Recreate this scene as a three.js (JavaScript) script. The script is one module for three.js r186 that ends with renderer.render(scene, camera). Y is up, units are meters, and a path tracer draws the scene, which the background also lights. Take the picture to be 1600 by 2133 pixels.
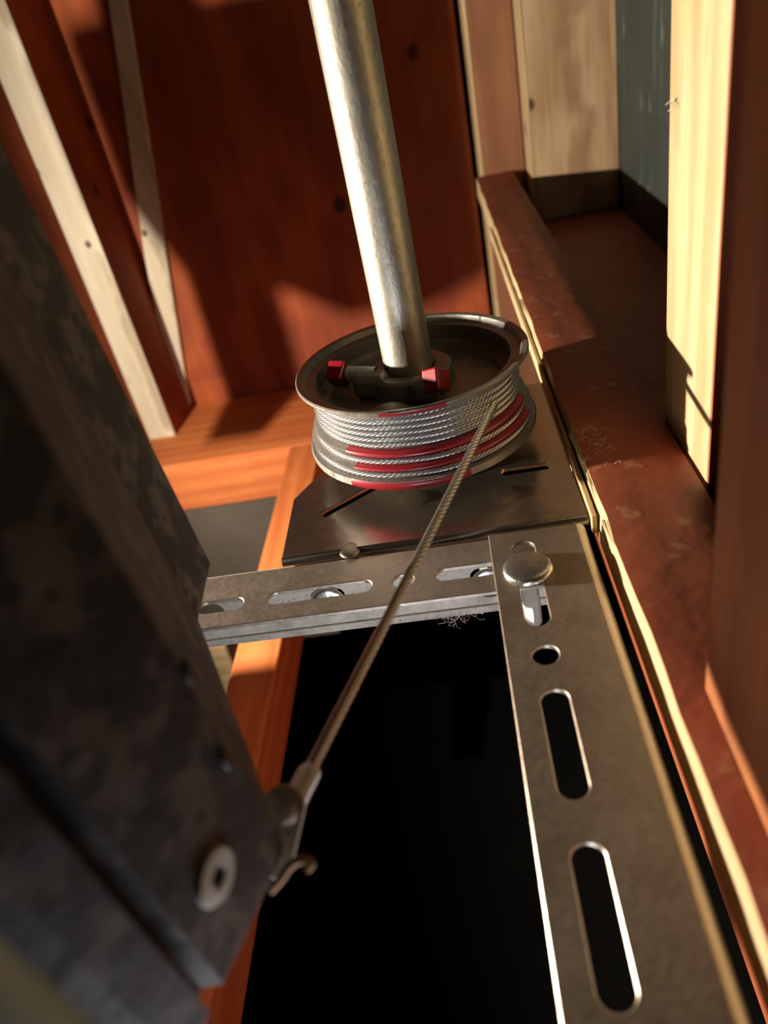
import * as THREE from 'three';
import { RoundedBoxGeometry } from 'three/addons/geometries/RoundedBoxGeometry.js';
import { RectAreaLightUniformsLib } from 'three/addons/lights/RectAreaLightUniformsLib.js';
import { mergeGeometries, toCreasedNormals } from 'three/addons/utils/BufferGeometryUtils.js';

// ------------------------------------------------------------------ camera, light, exposure
const scene = new THREE.Scene();
scene.background = new THREE.Color(0x000000);
const camera = new THREE.PerspectiveCamera(68.36, 1600 / 2133, 0.01, 20);
{
  const f = 1570;
  const down = new THREE.Vector3(545, 2334, f).normalize();                 // world -y seen by the lens
  const away = new THREE.Vector3(50, -1066, f); away.addScaledVector(down, -away.dot(down)).normalize();   // world -z
  const X = new THREE.Vector3().crossVectors(down, away).normalize();
  const Y = down.clone().negate(), Z = away.clone().negate();
  const right = new THREE.Vector3(X.x, Y.x, Z.x), dn = new THREE.Vector3(X.y, Y.y, Z.y), fw = new THREE.Vector3(X.z, Y.z, Z.z);
  const m = new THREE.Matrix4().makeBasis(right, dn.clone().negate(), fw.clone().negate());
  camera.quaternion.setFromRotationMatrix(m);
  camera.position.set(0.02531, 0.20391, 0.36311);
  camera.focus = 0.37; camera.userData.fStop = camera.getFocalLength() / 3.4;
}
camera.updateMatrixWorld();
const LAMP = new THREE.Vector3(-0.46, 0.064, 0.05), AIM = new THREE.Vector3(0.1, 0.0, -0.16);
const lampDir = AIM.clone().sub(LAMP).normalize();
const spot = new THREE.SpotLight(0xfff0dc, 10, 0, 1.35, 0.25, 2);
spot.position.copy(LAMP); spot.target.position.copy(AIM);
spot.castShadow = true; spot.shadow.radius = 0.3; spot.shadow.mapSize.set(2048, 2048); spot.shadow.camera.near = 0.02; spot.shadow.camera.far = 4; spot.shadow.bias = -0.0005;
scene.add(spot, spot.target);
// soft cool fill lamp, added low in front of the angles, below the frame
RectAreaLightUniformsLib.init();
const LOW = new THREE.Vector3(-0.03, -0.075, 0.335), LOW_AIM = new THREE.Vector3(0.02, 0.0, 0.08);
const low = new THREE.RectAreaLight(0xf4f6ff, 78, 0.07, 0.07);
low.position.copy(LOW); low.lookAt(LOW_AIM); scene.add(low);

const renderer = new THREE.WebGLRenderer({ antialias: true });
renderer.toneMapping = THREE.LinearToneMapping;
renderer.toneMappingExposure = 0.30;
renderer.shadowMap.enabled = true;

// ------------------------------------------------------------------ helpers
let seed = 7;
const rnd = () => { seed = (seed * 1664525 + 1013904223) >>> 0; return seed / 4294967296; };
const rr = (a, b) => a + (b - a) * rnd();
const taken = {};
function numbered(n) { const k = taken[n] = (taken[n] ?? -1) + 1; return k ? `${n}_${String(k).padStart(3, '0')}` : n; }
function mesh(name, geo, mat, parent) {
  const o = new THREE.Mesh(geo, mat); o.castShadow = o.receiveShadow = true;
  o.name = parent ? name : numbered(name); (parent || scene).add(o); return o;
}
function thing(name, label, category, pos = [0, 0, 0], group) {
  const o = new THREE.Group(); o.name = numbered(name); o.position.set(...pos); scene.add(o);
  o.userData = { label, category }; if (group) o.userData.group = group; return o;
}
function tag(o, label, category, group, kind) { o.userData.label = label; o.userData.category = category; if (group) o.userData.group = group; if (kind) o.userData.kind = kind; return o; }
function structure(o, label, category = 'wall') { o.userData = { label, category, kind: 'structure' }; return o; }

// tileable noise
function lattice(n, s) { const r = new Float32Array(n * n); let q = s * 7919 + 13; for (let i = 0; i < n * n; i++) { q = (q * 1103515245 + 12345) & 0x7fffffff; r[i] = q / 0x7fffffff; } return r; }
function noise2(n, s) {
  const L = lattice(n, s), sm = t => t * t * (3 - 2 * t);
  return (u, v) => {
    u = (u - Math.floor(u)) * n; v = (v - Math.floor(v)) * n;
    const i = Math.floor(u) % n, j = Math.floor(v) % n, a = sm(u - Math.floor(u)), b = sm(v - Math.floor(v)), i1 = (i + 1) % n, j1 = (j + 1) % n;
    return (L[j * n + i] * (1 - a) + L[j * n + i1] * a) * (1 - b) + (L[j1 * n + i] * (1 - a) + L[j1 * n + i1] * a) * b;
  };
}
function fbm(s, n0, oct) { const N = []; for (let k = 0; k < oct; k++) N.push(noise2(n0 << k, s + k * 17)); return (u, v) => { let a = 0, w = .5, t = 0; for (const f of N) { a += f(u, v) * w; t += w; w *= .55; } return a / t; }; }
function tex(w, h, fn, srgb, wm, hm) {       // wm x hm: the metres the picture covers
  const d = new Uint8Array(w * h * 4);
  for (let j = 0; j < h; j++) for (let i = 0; i < w; i++) { const c = fn(i / w, j / h), k = (j * w + i) * 4; for (let q = 0; q < 3; q++) d[k + q] = Math.max(0, Math.min(255, Math.round((c.length ? c[q] : c) * 255))); d[k + 3] = 255; }
  const t = new THREE.DataTexture(d, w, h); t.magFilter = THREE.LinearFilter; t.minFilter = THREE.LinearMipmapLinearFilter; t.generateMipmaps = true;
  t.wrapS = t.wrapT = THREE.RepeatWrapping; t.repeat.set(1 / wm, 1 / hm); if (srgb) t.colorSpace = THREE.SRGBColorSpace; t.needsUpdate = true; return t;
}
const mix3 = (a, b, t) => [a[0] + (b[0] - a[0]) * t, a[1] + (b[1] - a[1]) * t, a[2] + (b[2] - a[2]) * t];
const hex = h => [(h >> 16 & 255) / 255, (h >> 8 & 255) / 255, (h & 255) / 255];
const st = (a, b, x) => { x = Math.max(0, Math.min(1, (x - a) / (b - a))); return x * x * (3 - 2 * x); };
// sawn wood: grain along v
function wood(s, light, dark, { rings = 9, wob = .8, knots = [], w = .12, h = .5, rough = .75, bump = .0004, stain = 0, stainColour = 0x3a2a1c, gloss = null } = {}) {
  const A = fbm(s, 3, 4), Bn = fbm(s + 31, 4, 5), G = fbm(s + 57, 64, 2), S = fbm(s + 91, 4, 5), l = hex(light), d = hex(dark), sc = hex(stainColour);
  const val = (u, v) => {
    let uu = u + (A(u * 1, v) - .5) * wob * .25, k = 0;
    for (const [ku, kv, kr] of knots) { const du = (u - ku) * w, dv = (v - kv) * h, r = Math.hypot(du, dv * .8); uu += .09 * Math.exp(-((r / (kr * 2.4)) ** 2)) * Math.sign(du || 1); k = Math.max(k, 1 - st(kr * .55, kr * 1.25, r)); }
    const ring = .5 + .5 * Math.sin((uu * rings + Bn(u, v * .3) * .8) * Math.PI * 2);
    const fine = G(u * 1.0, v * .08);
    return [ring * .45 + fine * .4 + (Bn(u, v) - .5) * .5, k];
  };
  const map = tex(256, 512, (u, v) => {
    const [t, k] = val(u, v); let c = mix3(l, d, Math.max(0, Math.min(1, t)));
    c = mix3(c, mix3(d, [.08, .04, .02], .6), k); if (stain) c = mix3(c, sc, st(.56, .72, S(u, v)) * stain); return c;
  }, true, w, h);
  const bmp = tex(256, 512, (u, v) => { const [t, k] = val(u, v); return .75 - t * .5 - k * .2; }, false, w, h);
  return new THREE.MeshStandardMaterial({ map, bumpMap: bmp, bumpScale: bump, roughness: rough, metalness: 0 });
}
const M = {};
M.pine = wood(1, 0xc8b28a, 0xa68a60, { rings: 4, w: .10, h: .34, bump: .0006, knots: [[.3, .22, .006], [.7, .66, .004]], stain: .35, stainColour: 0x8a744e });
M.pineGrey = wood(2, 0xcfc4ae, 0xb6a88e, { rings: 3, knots: [[.42, .3, .006], [.3, .7, .005], [.66, .12, .004]], stain: .5, stainColour: 0x7c6c56 });
M.orange = wood(3, 0xcf7a40, 0xa95426, { rings: 5, knots: [[.6, .4, .007]], rough: .7, bump: .0002 });
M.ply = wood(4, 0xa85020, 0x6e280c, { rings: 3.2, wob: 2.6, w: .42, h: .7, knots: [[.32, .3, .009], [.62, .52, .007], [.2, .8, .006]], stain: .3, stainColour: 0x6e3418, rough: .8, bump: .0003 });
M.plyPale = wood(5, 0xb59a78, 0x8c6c4c, { rings: 2.6, wob: 2.6, w: .16, h: .34, knots: [[.45, .45, .005]], stain: .35, stainColour: 0x6e4c30, rough: .85 });
M.brownWood = wood(9, 0x8a5c3e, 0x6e4429, { rings: 2.2, wob: 2, w: .12, h: .4, rough: .8 });
M.nearWood = wood(12, 0xa0602f, 0x783e1c, { rings: 2.4, w: .16, h: .22, knots: [[.35, .22, .006], [.62, .55, .007], [.3, .8, .006]], rough: .75, bump: .0003 });
M.stained = wood(8, 0xb0603a, 0x8c4222, { rings: 3, knots: [[.35, .3, .007], [.62, .62, .009], [.2, .85, .006]], rough: .7, bump: .0003 });  // brown for the shade painted on the door stud and for added boards
{ // brown paint with brushed relief and dry flakes
  const a = fbm(11, 6, 5), b = fbm(23, 20, 3);
  M.brown = new THREE.MeshStandardMaterial({
    map: tex(512, 512, (u, v) => { let c = mix3(hex(0x9e563c), hex(0x803a22), a(u, v)); return mix3(c, hex(0xb88c70), st(.66, .8, b(u, v)) * .5); }, true, .2, .2),
    bumpMap: tex(512, 512, (u, v) => .35 * a(u, v) + .4 * b(u, v), false, .2, .2), bumpScale: .0009, roughness: .55,
  });
}
{ // galvanised sheet
  const a = fbm(41, 10, 4), b = fbm(42, 60, 2), c = fbm(43, 4, 3), pit = fbm(44, 90, 1);
  const map = tex(512, 512, (u, v) => { let k = .68 + .07 * (a(u, v) - .5) + .05 * (b(u, v) - .5); k *= 1 - .2 * st(.95, .99, pit(u, v)); return [k, k * .94, k * .86]; }, true, .1, .1);
  const rm = tex(512, 512, (u, v) => .40 + .18 * (c(u, v) - .5) + .08 * (b(u, v) - .5), false, .1, .1);
  const bm = tex(512, 512, (u, v) => a(u, v) * .5 + b(u, v) * .5, false, .1, .1);
  M.steel = new THREE.MeshStandardMaterial({ map, roughnessMap: rm, roughness: 1, metalness: .85, bumpMap: bm, bumpScale: .00012 });
  M.plateSteel = new THREE.MeshStandardMaterial({ map, roughnessMap: rm, roughness: .55, metalness: .95, bumpMap: bm, bumpScale: .00003 });
  M.zincDull = new THREE.MeshStandardMaterial({ map: tex(512, 512, (u, v) => { let k = .72 + .2 * (a(u, v) - .5) + .1 * (b(u, v) - .5); k *= 1 - .25 * st(.82, .95, pit(u, v)); return [k, k * .99, k * .93]; }, true, .1, .1), roughness: .62, metalness: .35, bumpMap: bm, bumpScale: .0001 });
  const sp = fbm(45, 70, 2), gr = fbm(46, 6, 4);
  M.tube = new THREE.MeshStandardMaterial({
    map: tex(512, 512, (u, v) => { let k = .66 + .12 * (gr(u, v) - .5) + .10 * (sp(u, v) - .5); k *= 1 - .28 * st(.80, .92, sp(u + .3, v)); return [k, k * .975, k * .90]; }, true, .08, .16),
    roughness: .46, metalness: .92, bumpMap: tex(512, 512, (u, v) => sp(u, v) * .7 + gr(u, v) * .3, false, .08, .16), bumpScale: .0001,
  });
  M.castMetal = new THREE.MeshStandardMaterial({ map: tex(256, 256, (u, v) => { const k = .50 + .08 * (gr(u, v) - .5) + .05 * (sp(u, v) - .5); return [k, k * .97, k * .92]; }, true, .06, .06), roughness: .42, metalness: .6, bumpMap: tex(256, 256, (u, v) => sp(u, v), false, .06, .06), bumpScale: .0001 });
  M.red = new THREE.MeshPhysicalMaterial({ color: new THREE.Color().setRGB(.25, .004, .012), roughness: .38, clearcoat: .5, clearcoatRoughness: .25 });
  M.wire = new THREE.MeshStandardMaterial({ color: new THREE.Color().setRGB(.48, .48, .47), roughness: .28, metalness: .9 });
  M.bolt = new THREE.MeshStandardMaterial({ color: new THREE.Color().setRGB(.62, .62, .60), roughness: .28, metalness: .95, bumpMap: bm, bumpScale: .0002 });
  const du = fbm(61, 7, 5), dv = fbm(62, 22, 3);
  M.rubber = new THREE.MeshStandardMaterial({ map: tex(512, 512, (u, v) => mix3(mix3(hex(0x1b1b1e), hex(0x2a2926), dv(u, v)), hex(0x6a645e), st(.50, .72, du(u, v)) * .75), true, .06, .06), roughness: .72, bumpMap: tex(512, 512, (u, v) => du(u, v), false, .07, .07), bumpScale: .0006 });
  M.greyPaint = new THREE.MeshStandardMaterial({ map: tex(256, 512, (u, v) => mix3(mix3(hex(0x3e4640), hex(0x323a35), gr(u, v)), hex(0x8a958a), st(.72, .8, dv(u * 1.3, v * .35)) * .6), true, .14, .5), roughness: .7, bumpMap: tex(256, 512, (u, v) => gr(u, v), false, .14, .5), bumpScale: .0004 });
  M.taupe = new THREE.MeshStandardMaterial({ map: tex(256, 256, (u, v) => mix3(hex(0x5c5248), hex(0x4c443b), gr(u, v)), true, .3, .3), roughness: .8 });
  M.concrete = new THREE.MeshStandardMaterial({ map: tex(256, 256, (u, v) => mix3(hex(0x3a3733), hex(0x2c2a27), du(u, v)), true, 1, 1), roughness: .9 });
}
M.lint = new THREE.MeshStandardMaterial({ color: 0xd8d2c6, roughness: .9 });
M.curl = new THREE.MeshStandardMaterial({ color: 0x9a7458, roughness: .95 });
M.housing = new THREE.MeshStandardMaterial({ color: 0x202224, roughness: .5 });
M.diffuser = new THREE.MeshStandardMaterial({ color: 0xffffff, emissive: 0xf4f6ff, emissiveIntensity: .5, roughness: .6 });
M.lens = new THREE.MeshStandardMaterial({ color: 0xffffff, emissive: 0xfff0dc, emissiveIntensity: 6, roughness: .3 });

// world-space uv in metres; grain axis -> v
function uvs(g, axis = 'y', off = [rr(0, 1), rr(0, 1)]) {
  g = g.index ? g.toNonIndexed() : g;
  const p = g.attributes.position, n = g.attributes.normal, uv = new Float32Array(p.count * 2), ai = 'xyz'.indexOf(axis);
  for (let i = 0; i < p.count; i++) {
    const P = [p.getX(i), p.getY(i), p.getZ(i)], N = [Math.abs(n.getX(i)), Math.abs(n.getY(i)), Math.abs(n.getZ(i))];
    const big = N.indexOf(Math.max(...N)), rest = [0, 1, 2].filter(k => k !== big);
    let vi = rest.includes(ai) ? ai : rest[1], ui = rest.find(k => k !== vi);
    uv[2 * i] = P[ui] + off[0]; uv[2 * i + 1] = P[vi] + off[1];
  }
  g.setAttribute('uv', new THREE.BufferAttribute(uv, 2)); return g;
}
function box(x0, x1, y0, y1, z0, z1, axis = 'y', r = .0015) {
  const g = new RoundedBoxGeometry(x1 - x0, y1 - y0, z1 - z0, 2, Math.min(r, (x1 - x0) / 2.1, (y1 - y0) / 2.1, (z1 - z0) / 2.1));
  g.translate((x0 + x1) / 2, (y0 + y1) / 2, (z0 + z1) / 2); return uvs(g, axis);
}
// a shape drawn in (x, z), extruded downwards from y
function slab(shape, y, thick, bevel = .0003, curve = 10) {
  const g = new THREE.ExtrudeGeometry(shape, { depth: thick - 2 * bevel, bevelEnabled: bevel > 0, bevelThickness: bevel, bevelSize: bevel, bevelOffset: -bevel, bevelSegments: 1, curveSegments: curve });
  g.rotateX(Math.PI / 2); g.translate(0, y - bevel, 0); return uvs(g, 'z');
}
function slot(cx, cz, w, h) {     // stadium, w along x, h along z
  const s = new THREE.Path(), r = Math.min(w, h) / 2;
  if (w >= h) { const a = w / 2 - r; s.absarc(cx + a, cz, r, -Math.PI / 2, Math.PI / 2, false); s.absarc(cx - a, cz, r, Math.PI / 2, Math.PI * 1.5, false); }
  else { const a = h / 2 - r; s.absarc(cx, cz + a, r, 0, Math.PI, false); s.absarc(cx, cz - a, r, Math.PI, Math.PI * 2, false); }
  s.closePath(); return s;
}
function rectShape(x0, x1, z0, z1) { const s = new THREE.Shape(); s.moveTo(x0, z0); s.lineTo(x1, z0); s.lineTo(x1, z1); s.lineTo(x0, z1); s.closePath(); return s; }
function lathe(pts, seg = 64) { const g = new THREE.LatheGeometry(pts.map(p => new THREE.Vector2(p[0], p[1])), seg); return toCreasedNormals(g, .6); }
function tubeAlong(pts, r, rad = 8, seg) { const c = new THREE.CatmullRomCurve3(pts.map(p => p.isVector3 ? p : new THREE.Vector3(...p)), false, 'centripetal'); return new THREE.TubeGeometry(c, seg || pts.length * 6, r, rad, false); }
const V = (x, y, z) => new THREE.Vector3(x, y, z);
function align(g, from, to) { const d = to.clone().sub(from).normalize(); g.applyQuaternion(new THREE.Quaternion().setFromUnitVectors(V(0, 1, 0), d)); g.translate(from.x, from.y, from.z); return g; }
function prism(poly, y0, y1) { const s = new THREE.Shape(); poly.forEach(([x, z], i) => i ? s.lineTo(x, z) : s.moveTo(x, z)); s.closePath(); return slab(s, y1, y1 - y0, .0006); }

// ------------------------------------------------------------------ the setting
const backWall = structure(mesh('wall_back', box(-.75, .0765, -.31, .75, -.715, -.70, 'y', .001), M.ply), 'orange brown plywood sheathing behind the steel tube and the drum');
const rightWall = structure(mesh('wall_right', box(.235, .25, -.3, .75, -.72, .03, 'y', .001), M.greyPaint), 'dark grey painted panel deep in the recess at the right');
structure(mesh('wall_lower', box(-.75, -.225, -.60, -.327, -.535, -.522, 'y', .001), M.taupe), 'flat taupe panel below the orange cross board');
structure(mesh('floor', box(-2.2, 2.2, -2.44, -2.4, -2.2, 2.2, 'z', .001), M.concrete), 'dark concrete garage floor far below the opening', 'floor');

// framing timbers
const timber = (name, geo, mat, label, category = 'stud') => tag(mesh(name, geo, mat), label, category);
{
  const t = thing('wall_stud', 'pale grey knotty stud at the far left with shade painted on its sides', 'stud');
  mesh('dark_core', box(-.438, -.398, -.25, .75, -.6995, -.602), M.ply, t);  // dark ply tone puts the shade of the sides into the colour
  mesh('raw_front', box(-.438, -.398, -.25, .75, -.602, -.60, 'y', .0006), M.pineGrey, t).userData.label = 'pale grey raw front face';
}
{ // tapered board that leans on the plywood
  const s = new THREE.Shape(); s.moveTo(-.4235, -.2495); s.lineTo(-.3985, -.2495); s.lineTo(-.2973, .2656); s.lineTo(-.262, .45); s.lineTo(-.288, .45); s.lineTo(-.3179, .2696); s.lineTo(-.3845, -.0188); s.closePath();
  const g = new THREE.ExtrudeGeometry(s, { depth: .008, bevelEnabled: true, bevelSize: .0006, bevelOffset: -.0006, bevelThickness: .0006, bevelSegments: 1 }); g.translate(0, 0, -.6994);
  timber('leaning_batten', uvs(g, 'y'), M.pineGrey, 'thin tapered batten leaning against the plywood beside the pale stud', 'batten');
}
timber('cross_board', box(-.75, -.055, -.325, -.25, -.6995, -.511, 'x', .003), M.orange, 'orange wooden cross board at the foot of the plywood', 'board');
timber('wooden_rail', box(-.2135, -.1705, -.305, -.25, -.51, .42, 'z', .003), M.orange, 'orange wooden rail running forward below the bearing plate', 'rail');
{
  const t = thing('wall_stud', 'narrow brown stained stud with a bright raw edge behind the drum', 'stud');
  mesh('dark_core', box(.0855, .135, -.30, .75, -.70, -.625), M.brownWood, t);
  mesh('raw_edge', box(.0825, .0855, -.30, .75, -.70, -.6245, 'y', .0005), M.pine, t).userData.label = 'bright raw edge';
}
{
  const t = thing('plywood_offcut', 'pale mottled plywood piece beside the dark grey panel', 'plywood');
  mesh('face_veneer', box(.139, .2345, -.041, .75, -.625, -.575), M.plyPale, t);
  mesh('raw_edge', box(.1362, .139, -.041, .75, -.625, -.5745, 'y', .0005), M.pine, t).userData.label = 'bright raw edge';
}
timber('recess_light_block', box(.1172, .1203, -.20, -.0105, -.6245, .43, 'z', .0005), M.stained, 'added narrow board that blocks light under the right edge of the header board', 'board');  // added to stop light passing under the header into the recess
timber('recess_board', box(.1205, .2345, -.075, -.042, -.6245, .02, 'z', .001), M.brown, 'dark brown board on the bottom of the recess', 'board');
{ // long header board: painted top, raw splintered edge
  const t = thing('header_board', 'brown painted header board with a splintered raw edge beside the drum', 'board');
  const g = new THREE.BoxGeometry(.0445, .022, 1.06, 6, 1, 60); g.translate(.0972, .001, -.095);
  const p = g.attributes.position;
  for (let i = 0; i < p.count; i++) {
    const x = p.getX(i), y = p.getY(i), z = p.getZ(i), w = Math.sin(z * 83) * .5 + Math.sin(z * 197 + 1) * .3 + Math.sin(z * 411) * .2;
    if (y > .005 && x < .076) { p.setX(i, x + .0009 + w * .0006); p.setY(i, y - .0008 + w * .0005); }
    if (y > .005 && x > .118) p.setY(i, y - .0012);
  }
  g.computeVertexNormals(); const n = uvs(g, 'z');
  const raw = [], paint = [], P = n.attributes.position, N = n.attributes.normal;
  for (let i = 0; i < P.count; i += 3) (N.getY(i) + N.getY(i + 1) + N.getY(i + 2) > 1.5 ? paint : raw).push(i, i + 1, i + 2);
  const pick = ids => { const q = new THREE.BufferGeometry(); for (const k of ['position', 'normal', 'uv']) { const a = n.attributes[k], s = a.itemSize, o = new Float32Array(ids.length * s); ids.forEach((id, j) => { for (let c = 0; c < s; c++) o[j * s + c] = a.array[id * s + c]; }); q.setAttribute(k, new THREE.BufferAttribute(o, s)); } return q; };
  mesh('raw_wood', pick(raw), M.pine, t).userData.label = 'pale raw wood sides';
  mesh('painted_top', pick(paint), M.brown, t).userData.label = 'brown painted top face';
  for (const [z, len, a, lift] of [[.04, .05, .06, .001], [.075, .04, -.05, .0016], [-.16, .07, .02, .0006], [-.06, .035, .05, .0012], [.11, .03, .03, .001]]) {
    const s = new THREE.ConeGeometry(.0009, len * .6, 5); s.rotateX(Math.PI / 2); s.rotateY(a); s.translate(.0749, .0098, z); mesh('splinter', s, M.pine, t);
  }
}
timber('plywood_edge_strip', box(.0722, .0744, -.006, .0035, -.42, .088, 'z', .0004), M.pine, 'thin pale plywood edge between the bearing plate and the brown header board', 'strip');
{
  const t = thing('door_stud', 'bright pine stud at the right with shade painted on its front', 'stud');
  mesh('raw_core', box(.1212, .215, -.03, .75, .022, .0855, 'y', .0008), M.pine, t);
  mesh('shade_painted_front', box(.1215, .215, -.03, .75, .0855, .0866, 'y', .0004), M.stained, t).userData.label = 'front face with dark knots and its shade painted in brown';  // thin brown face, shade of the front put into its colour
}
timber('near_board', box(.0848, .118, .0125, .75, .198, .30, 'y', .0015), M.nearWood, 'blurred brown board with dark knots at the right edge, pale along its foot', 'board');
timber('wood_block', box(-.402, -.366, -.62, -.505, -.46, -.42, 'x', .004), M.pine, 'small pale wood block glimpsed behind the black door edge', 'block');

// ------------------------------------------------------------------ bearing plate
{
  const t = thing('bearing_plate', 'shiny galvanised bearing plate with slots under the cable drum', 'bracket');
  const s = new THREE.Shape();
  [[-.071, .0815], [-.0717, .031], [-.052, -.006], [-.02, -.05], [.02, -.062], [.0712, -.06], [.0712, .0815]].forEach(([x, z], i) => i ? s.lineTo(x, z) : s.moveTo(x, z)); s.closePath();
  { const a = V(-.0545, 0, .0505), b = V(-.026, 0, .029), d = b.clone().sub(a).normalize(), nx = -d.z * .0027, nz = d.x * .0027; const h = new THREE.Path(); h.moveTo(a.x + nx, a.z + nz); h.lineTo(b.x + nx, b.z + nz); h.lineTo(b.x - nx, b.z - nz); h.lineTo(a.x - nx, a.z - nz); h.closePath(); s.holes.push(h); }
  s.holes.push(slot(.0496, .0353, .0245, .0058));
  mesh('plate', slab(s, 0, .002), M.plateSteel, t);
  // rolled front edge
  const e = new THREE.Shape(); const R = .0030, th = .002; e.moveTo(0, 0); e.absarc(0, -R, R, Math.PI / 2, 0, true); e.lineTo(R, -R - .0005); e.lineTo(R - th, -R - .0005); e.absarc(0, -R, R - th, 0, Math.PI / 2, false); e.closePath();
  const g = new THREE.ExtrudeGeometry(e, { depth: .1422, bevelEnabled: false, curveSegments: 8 }); g.rotateY(-Math.PI / 2); g.translate(.0712, 0, .0814); mesh('rolled_edge', uvs(toCreasedNormals(g, .6), 'x'), M.plateSteel, t);
  // stamped stiffener on the bend
  const d = new THREE.SphereGeometry(.0052, 20, 12); d.scale(1.0, .32, 1.25); d.translate(-.0382, -.0012, .0815); mesh('stamped_stiffener', d, M.plateSteel, t);
  // raised bearing seat and race
  mesh('bearing_seat', uvs(lathe([[.041, -.0002], [.037, .0012], [.031, .0045], [.0265, .0075], [.021, .0085], [.0135, .0085]]), 'z'), M.plateSteel, t);
  mesh('bearing_race', lathe([[.0195, .0083], [.0195, .0118], [.0185, .0125], [.0132, .0125], [.0132, .008]]), M.bolt, t);
  for (const [x, z] of [[.0367, .0557], [-.0079, .0475]]) { const q = uvs(lathe([[.0085, -.0002], [.0072, .0004], [.0045, .0014], [.0018, .0018], [.00001, .0019]], 28), 'z'); q.translate(x, 0, z); mesh('dimple', q, M.plateSteel, t); }
}
// ------------------------------------------------------------------ slotted angles
{
  const t = thing('slotted_angle', 'slotted steel angle crossing in front of the bearing plate', 'angle iron');
  const y = -.0024, z0 = .0835, z1 = .1225, s = rectShape(-.30, .066, z0 + .003, z1);
  for (const [x, w] of [[-.0965, .0215], [-.0508, .0478], [-.0130, .0098], [.0150, .0275], [-.140, .045], [-.19, .03]]) s.holes.push(slot(x, .1072 - x * .01, w, .0082));
  mesh('top_flange', slab(s, y, .002), M.steel, t);
  const w = rectShape(-.30, .066, .002, .0395); for (const [x, ww] of [[-.0540, .017], [.0236, .017], [-.1165, .02]]) w.holes.push(slot(x, .0215, ww, .0095));
  const g = new THREE.ExtrudeGeometry(w, { depth: .002, bevelEnabled: false, curveSegments: 10 }); g.scale(1, -1, 1); g.translate(0, y, z0); 
  { const ix = g.index; const p = g.attributes.position.array; for (let i = 0; i < p.length; i += 9) for (let c = 0; c < 3; c++) { const q = p[i + 3 + c]; p[i + 3 + c] = p[i + 6 + c]; p[i + 6 + c] = q; } g.computeVertexNormals(); }
  mesh('web', uvs(g, 'x'), M.zincDull, t);
  mesh('folded_lip', box(-.30, .066, y - .0437, y - .0392, z0 - .0005, z0 + .0032, 'x', .0006), M.zincDull, t);
  const c = new THREE.CylinderGeometry(.003, .003, .366, 16, 1, true, 0, Math.PI / 2); c.rotateZ(Math.PI / 2); c.rotateX(Math.PI); c.translate(-.117, y - .003, z0 + .003); mesh('bend', uvs(c, 'x'), M.steel, t);
}
{
  const t = thing('slotted_angle', 'long slotted steel angle running to the lower right corner', 'angle iron');
  const y = .003, s = rectShape(.0262, .0645, .0908, .50); const H = [[.125, .053], [.1667, .0098], [.2045, .043], [.261, .043], [.3, .0098], [.34, .043], [.40, .043], [.45, .04]];
  for (const [z, h] of H) s.holes.push(slot(.0402, z, .0096, h));
  mesh('top_flange', slab(s, y, .002), M.steel, t);
  const R = .0042, e = new THREE.Shape(); e.moveTo(0, 0); e.absarc(0, -R, R, Math.PI / 2, 0, true); e.lineTo(R, -.036); e.lineTo(R - .002, -.036); e.lineTo(R - .002, -R); e.absarc(0, -R, R - .002, 0, Math.PI / 2, false); e.closePath();
  const g = new THREE.ExtrudeGeometry(e, { depth: .4092, bevelEnabled: false, curveSegments: 8 }); g.translate(.0644, y, .0908); mesh('side_flange', uvs(toCreasedNormals(g, .6), 'z'), M.steel, t);
}
// carriage bolts
function carriageBolt(label, r, shank, pos, q, group) {
  const t = thing('carriage_bolt', label, 'bolt', pos, group); if (q) t.quaternion.copy(q);
  const pts = []; for (let k = 0; k <= 10; k++) { const a = k / 10 * Math.PI / 2; pts.push([Math.cos(a) * r, .0008 + Math.sin(a) * r * .42]); } pts[10][0] = .00001;
  const h = lathe([[.0001, 0], [r * .95, 0], [r, .0005], ...pts], 40); mesh('domed_head', uvs(h, 'z'), M.bolt, t);
  const th = [], n = Math.round(shank / .00135); for (let k = 0; k < n; k++) { th.push([.0038, -k * .00135], [.0031, -k * .00135 - .00068]); } th.push([.00001, -n * .00135]);
  mesh('threaded_shank', lathe(th.reverse(), 24), M.bolt, t);
  return t;
}
carriageBolt('domed carriage bolt on the long slotted angle near the corner', .0102, .030, [.0402, .0031, .1185]);
const face = new THREE.Quaternion().setFromAxisAngle(V(1, 0, 0), Math.PI / 2);
carriageBolt('domed carriage bolt in the grey web behind the long slot', .0085, .012, [-.0540, -.0265, .0858], face);
carriageBolt('domed carriage bolt half hidden behind the long slotted angle', .0085, .012, [.0236, -.0275, .0858], face);

// ------------------------------------------------------------------ shaft
{
  const g = new THREE.CylinderGeometry(.0127, .0127, .80, 64, 1, false); g.translate(-.0015, .40 - .02, -.004);
  const p = g.attributes.position, uv = g.attributes.uv; for (let i = 0; i < p.count; i++) uv.setXY(i, uv.getX(i) * .08, p.getY(i));
  tag(mesh('torsion_tube', g, M.tube), 'speckled grey steel tube rising out of the cable drum', 'tube');
}
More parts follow.
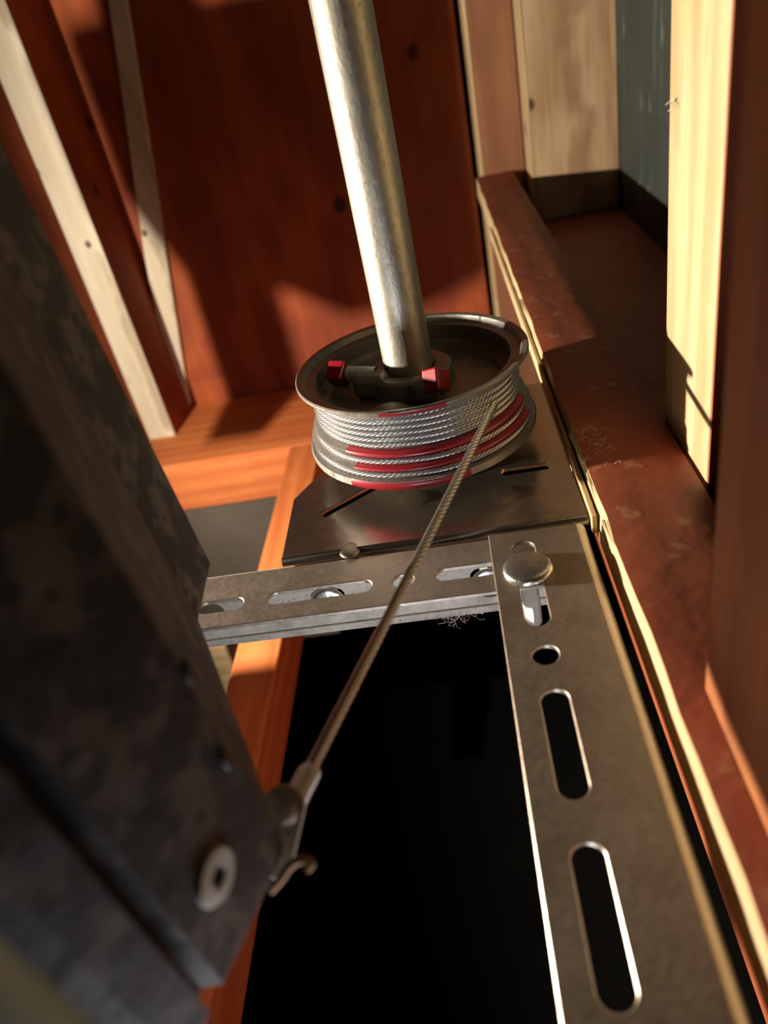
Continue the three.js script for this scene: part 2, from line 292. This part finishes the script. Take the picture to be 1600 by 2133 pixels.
// ------------------------------------------------------------------ cable drum
const coreR = .0508, cableR = .00158, coilR = coreR + .0013;
{
  const t = thing('cable_drum', 'cast metal cable drum with red paint marks wound with wire', 'cable drum', [0, 0, 0]);
  const B = .0135, T = .055;
  const outer = [[.0135, .0126], [.046, .0126], [.0585, B - .0006], [.0605, B + .0006], [.0608, B + .003], [.0602, B + .0042], [.0575, B + .0047]];
  // two raised ridges between the lower turns
  outer.push([.0562, .0185], [.0558, .0222], [.0578, .0227], [.0588, .0233], [.0578, .0241], [.0548, .0246], [.0535, .0258], [.0533, .0280], [.0552, .0288], [.0562, .0297], [.0552, .0308], [.0525, .0315], [coreR, .0325], [coreR, .0512], [.0565, .0518], [.0592, .0525], [.0600, .0535], [.0600, .0545], [.0594, .0551], [.0582, .0551], [.0568, .0545], [.0505, .0425], [.0478, .0408], [.0455, .0402], [.0445, .0388], [.020, .0385]);
  mesh('drum_body', uvs(lathe(outer, 160), 'x'), M.castMetal, t);
  // hub with bosses
  const hub = lathe([[.0132, .0385], [.0132, .0478], [.0145, .0488], [.0205, .0488], [.0222, .0475], [.0235, .0385]], 64); hub.translate(-.0015, 0, -.004);
  const hm = mesh('hub', uvs(hub, 'x'), M.castMetal, t);
  for (const [x, z, rot, l] of [[-.0205, .002, .35, .020], [.009, .0185, -1.15, .016]]) { const b = new RoundedBoxGeometry(l, .0125, .0155, 4, .004); b.rotateY(-rot); b.translate(x, .0452, z); mesh('screw_boss', uvs(b, 'x'), M.castMetal, t); }
  const dome = new THREE.SphereGeometry(.0125, 32, 16, 0, Math.PI * 2, 0, Math.PI / 2); dome.scale(1, .5, .8); dome.translate(-.013, .0383, .030); mesh('cast_lump', uvs(dome, 'x'), M.castMetal, t);
  // square-head screws
  function screw(a, b, label) {
    const g = new THREE.Group(); g.name = 'set_screw'; g.userData.label = label; t.add(g);
    const L = b.distanceTo(a), th = []; for (let k = 0; k * .0012 < L; k++) th.push([.0043, k * .0012], [.0036, k * .0012 + .0006]);
    mesh('thread', align(lathe(th, 24), a, b), M.bolt, g);
    const d = b.clone().sub(a).normalize(), e = b.clone().addScaledVector(d, .0095);
    const h = new RoundedBoxGeometry(.0112, .0095, .0112, 3, .0012); h.translate(0, .00475, 0); h.rotateY(.5); mesh('square_head', align(h, b, e), M.red, g);
  }
  screw(V(-.018, .0490, .0015), V(-.0345, .0492, -.0055), 'red square headed set screw on the left');
  screw(V(.0025, .0475, .0190), V(.0085, .0495, .0225), 'red square headed set screw on the right');
  // paint: thin arcs of red on the ridges and flanges
  const arc = (prof, a0, a1, wob) => { const n = 80, g = new THREE.LatheGeometry(prof.map(p => new THREE.Vector2(p[0], p[1])), n, a0, a1 - a0); return g; };
  const D = Math.PI / 180, o = .00018;
  mesh('paint_mark', arc([[.0560, .0221], [.0580, .0225], [.0590, .0233], [.0580, .0243], [.0550, .0248]], -34 * D, 74 * D), M.red, t);
  mesh('paint_mark', arc([[.0537, .0279], [.0554, .0286], [.0564, .0297], [.0554, .0310], [.0527, .0317]], -40 * D, 76 * D), M.red, t);
  mesh('paint_mark', arc([[.0587, B - .0006 - o], [.0607, B + .0004], [.0610, B + .003], [.0600, B + .0044]], -36 * D, 22 * D), M.red, t);
  mesh('paint_mark', arc([[.0560, .0516], [.0593, .0523], [.0602, .0534], [.0602, .0546]], -14 * D, 16 * D), M.red, t);
  for (const [x, z, r, y] of [[-.040, .024, .0045, .0404], [-.0535, .012, .0035, .0490]]) { const b = new THREE.SphereGeometry(r, 16, 8); b.scale(1, .12, .8); if (y > .045) b.rotateZ(-1.0); b.translate(x, y, z); mesh('paint_mark', b, M.red, t); }
}
// ------------------------------------------------------------------ wire rope: strands twisted around a path
function strands(path, n, seg, lay, R, r, radial = 5) {
  // path(t) -> {p, e1, e2}; returns one merged geometry of n helical strands
  const geos = [];
  for (let k = 0; k < n; k++) {
    const pos = new Float32Array((seg + 1) * radial * 3), idx = []; let prev = null; const C = [];
    for (let i = 0; i <= seg; i++) { const f = path(i / seg), a = f.s / lay * Math.PI * 2 + k * Math.PI * 2 / n; C.push(f.p.clone().addScaledVector(f.e1, Math.cos(a) * R).addScaledVector(f.e2, Math.sin(a) * R)); }
    for (let i = 0; i <= seg; i++) {
      const d = C[Math.min(seg, i + 1)].clone().sub(C[Math.max(0, i - 1)]).normalize(), f = path(i / seg);
      const u = f.e1.clone().addScaledVector(d, -f.e1.dot(d)).normalize(), w = d.clone().cross(u);
      for (let j = 0; j < radial; j++) { const b = j / radial * Math.PI * 2, q = C[i].clone().addScaledVector(u, Math.cos(b) * r).addScaledVector(w, Math.sin(b) * r); pos.set([q.x, q.y, q.z], (i * radial + j) * 3); }
      if (i < seg) for (let j = 0; j < radial; j++) { const a = i * radial + j, b2 = i * radial + (j + 1) % radial, c = a + radial, d2 = b2 + radial; idx.push(a, b2, c, b2, d2, c); }
    }
    const g = new THREE.BufferGeometry(); g.setAttribute('position', new THREE.BufferAttribute(pos, 3)); g.setIndex(idx); g.computeVertexNormals(); geos.push(g);
  }
  return mergeGeometries(geos);
}
const cable = thing('lift_cable', 'twisted steel lift cable wound on the drum and pulled towards the lower left', 'cable');
{
  const rows = [.0202, .0264, .0341, .0372, .0403, .0434, .0465, .0494], turns = rows.length - .05, a0 = Math.PI * .95;
  const radii = [.0571, .0549, ...Array(6).fill(coilR + .0004)];
  const step = (L, u) => { const i = Math.min(L.length - 1, Math.floor(u)), k = Math.min(L.length - 1, i + 1); return L[i] + (L[k] - L[i]) * st(.86, 1, u - i); };
  const path = t => { const u = t * turns, th = a0 + u * Math.PI * 2, e = V(Math.sin(th), 0, Math.cos(th)), R = step(radii, u); return { p: V(e.x * R, step(rows, u), e.z * R), e1: e, e2: V(0, 1, 0), s: u * Math.PI * 2 * .053 }; };
  mesh('wound_turns', strands(path, 6, 3200, .0165, .00102, .00056, 6), M.wire, cable);
  const A = V(.0375, .0455, .0500), E = V(-.0345, .0360, .2405), dir = E.clone().sub(A), len = dir.length(); dir.normalize();
  const e1 = V(0, 1, 0).addScaledVector(dir, -dir.y).normalize(), e2 = dir.clone().cross(e1);
  const sag = t => -.0006 * Math.sin(Math.PI * t);
  const free = t => ({ p: A.clone().addScaledVector(dir, t * len).addScaledVector(e1, sag(t)), e1, e2, s: t * len });
  mesh('free_run', strands(free, 6, 300, .0165, .00120, .00066, 7), M.wire, cable);
  // crimped sleeve and loop
  const sl = new THREE.CapsuleGeometry(.0034, .013, 6, 16); sl.scale(1.15, 1, .8); mesh('crimp_sleeve', align(sl, E.clone().addScaledVector(dir, -.001), E.clone().addScaledVector(dir, 1)), M.bolt, cable);
  const tab = new THREE.Shape(); tab.moveTo(-.0052, .001); tab.absarc(0, 0, .0052, Math.PI, 0, true); tab.lineTo(.0036, -.012); tab.lineTo(.0010, -.0165); tab.lineTo(-.0012, -.0165); tab.closePath();
  const tg = new THREE.ExtrudeGeometry(tab, { depth: .002, bevelEnabled: true, bevelSize: .0004, bevelThickness: .0004, bevelSegments: 2, curveSegments: 12 });
  tg.rotateX(-1.0); tg.rotateZ(-.28); tg.translate(E.x - .0025, E.y + .001, E.z + .003); mesh('end_fitting', uvs(tg, 'x'), M.zincDull, cable);
}
// ------------------------------------------------------------------ black door edge near the lens
{
  const t = thing('door_edge', 'blurred black dusty rubber edge of the raised garage door', 'garage door');
  const poly = [[-.084, .133], [-.0808, .166], [-.062, .204], [-.052, .224], [-.0405, .2475], [-.0355, .2575], [-.0390, .2690], [-.0425, .2800], [-.0450, .2870], [-.0500, .2875], [-.0505, .2915], [-.0465, .2925], [-.0510, .3010], [-.0580, .3080], [-.0640, .3085], [-.0645, .3130], [-.0605, .3145], [-.0700, .3230], [-.0820, .3310], [-.10, .345], [-.13, .35], [-.13, .15]];
  mesh('rubber_profile', prism(poly, .040, .62), M.rubber, t);
  t.position.set(-.047, .0425, .242); t.rotation.z = .07;
  const w = lathe([[.0022, 0], [.0022, .0012], [.0030, .0016], [.0056, .0012], [.006, .0004], [.006, 0]], 36); w.rotateZ(-Math.PI / 2); w.rotateY(-0.3016); w.translate(-0.0412, 0.0613, 0.2758); mesh('washer', w, M.zincDull, t).userData.label = 'pale round washer';
  for (const [y, z] of [[.078, .2600], [.1, .2560]]) { const h = new THREE.SphereGeometry(.0022, 12, 8); h.scale(.4, 1.6, 1); h.translate(-.0352, y, z); mesh('hole_spot', h, M.housing, t); }  // dark bumps standing in for holes in the door edge
  mesh('bottom_pin', align(new THREE.CylinderGeometry(.003, .003, .012, 16), V(-.046, .037, .258), V(-.034, .037, .2555)), M.bolt, t);
  mesh('dust_curl', tubeAlong([[-0.0401, 0.0353, 0.2649], [-0.0369, 0.0371, 0.2632], [-0.0342, 0.039, 0.2615], [-0.0315, 0.0395, 0.2607], [-0.0293, 0.0384, 0.2611], [-0.0307, 0.0373, 0.2621]], .0011, 6, 40), M.curl, t).userData.label = 'brown curl of dust';
  for (const c of t.children) c.geometry.translate(.05, -.04, -.24);
}
{
  const g = new THREE.CapsuleGeometry(.0065, .30, 8, 24); const t = tag(mesh('metal_strip', g, new THREE.MeshStandardMaterial({ color: 0xb4d8dc, roughness: .3, metalness: .1 })), 'blurred pale metal strip at the lower left corner', 'metal strip'); t.position.set(-.0535, .236, .3215); t.rotation.z = .07;
}
// ------------------------------------------------------------------ lint and cobweb
function fibres(n, cx, cy, cz, sx, sy, sz, r, len) {
  const gs = []; for (let k = 0; k < n; k++) { const p = V(cx + rr(-sx, sx), cy + rr(-sy, sy), cz + rr(-sz, sz)), pts = [p.clone()]; for (let q = 0; q < 4; q++) pts.push(pts[q].clone().add(V(rr(-1, 1), rr(-1, 1) * .7, rr(-1, 1)).multiplyScalar(len / 4))); gs.push(tubeAlong(pts, r, 4, 16)); }
  return mergeGeometries(gs);
}
tag(mesh('dust_lint', fibres(26, .006, -.0465, .0860, .008, .0018, .001, .00010, .011), M.lint), 'dusty cobweb fibres hanging below the grey web', 'cobweb', undefined, 'stuff');
tag(mesh('dust_lint', fibres(34, .083, .0135, .045, .006, .0012, .022, .00006, .010), M.lint), 'white cobweb fibres on the splintered header board', 'cobweb', undefined, 'stuff');

{
  const t = thing('fill_panel', 'small cool white fill panel added low in front, out of view', 'lamp', LOW.toArray());  // unseen panel added as the body of the fill light
  t.quaternion.setFromUnitVectors(V(0, 0, 1), LOW_AIM.clone().sub(LOW).normalize());
  const b = new RoundedBoxGeometry(.08, .08, .02, 3, .004); b.translate(0, 0, -.0145); mesh('housing', b, M.housing, t);
  const d = new RoundedBoxGeometry(.07, .07, .003, 2, .001); d.translate(0, 0, -.003); mesh('diffuser', d, M.diffuser, t);
}
tag(mesh('dust_lint', fibres(4, 0.12, 0.1524, 0.0329, .0006, .002, .003, .00015, .010), M.lint), 'dry fibres caught on the edge of the bright pine stud', 'cobweb', undefined, 'stuff');
// ------------------------------------------------------------------ work light outside the frame, and unseen shade casters added in its beam
{
  const t = thing('work_light', 'hand held white work light shining from the left', 'lamp', LAMP.toArray());
  t.quaternion.setFromUnitVectors(V(0, 1, 0), lampDir);
  mesh('housing', lathe([[.0001, -.13], [.013, -.13], [.014, -.04], [.019, -.012], [.019, -.003], [.017, -.003], [.016, -.008]], 40), M.housing, t);
  mesh('lens', lathe([[.0001, -.006], [.0158, -.007], [.0158, -.009], [.0001, -.009]], 40), M.lens, t);
}
{
  const s = new THREE.Shape(); [[-0.44, 0.0656], [-0.4267, 0.0309], [-0.3943, 0.0216], [-0.3747, 0.0085], [-0.3453, 0.0069], [-0.3213, 0.0149], [-0.3213, 0.1096], [-0.44, 0.1136]].forEach(([x, y], i) => i ? s.lineTo(x, y) : s.moveTo(x, y)); s.closePath();
  const g = new THREE.ExtrudeGeometry(s, { depth: .02, bevelEnabled: false }); g.translate(0, 0, -.16);
  const c = new THREE.Shape(); [[0, 0], [.030, 0], [.030, .004], [.002, .004], [.002, .052], [.030, .052], [.030, .056], [0, .056]].forEach(([x, y], i) => i ? c.lineTo(x, y) : c.moveTo(x, y)); c.closePath();
  const tg = new THREE.ExtrudeGeometry(c, { depth: .36, bevelEnabled: false }); tg.translate(-.375, -.098, -.004);
  tag(mesh('added_shade_track', uvs(tg, 'z'), M.steel), 'unseen steel channel added left of the frame to shade the wooden rail', 'track');  // channel added out of view, only for its shadow on the rail
  timber('shading_board', uvs(g, 'x'), M.stained, 'unseen board added left of the frame and shaped to shade the plywood', 'board');  // unseen board, outline shaped for the shadow on the plywood
  timber('wall_stud', box(-0.42, -0.3908, -.045, .75, -.20, -.1605), M.stained, 'unseen upright added left of the frame to shade the plywood');  // unseen upright added for its shadow, no part of the wall framing
}
renderer.render(scene, camera);
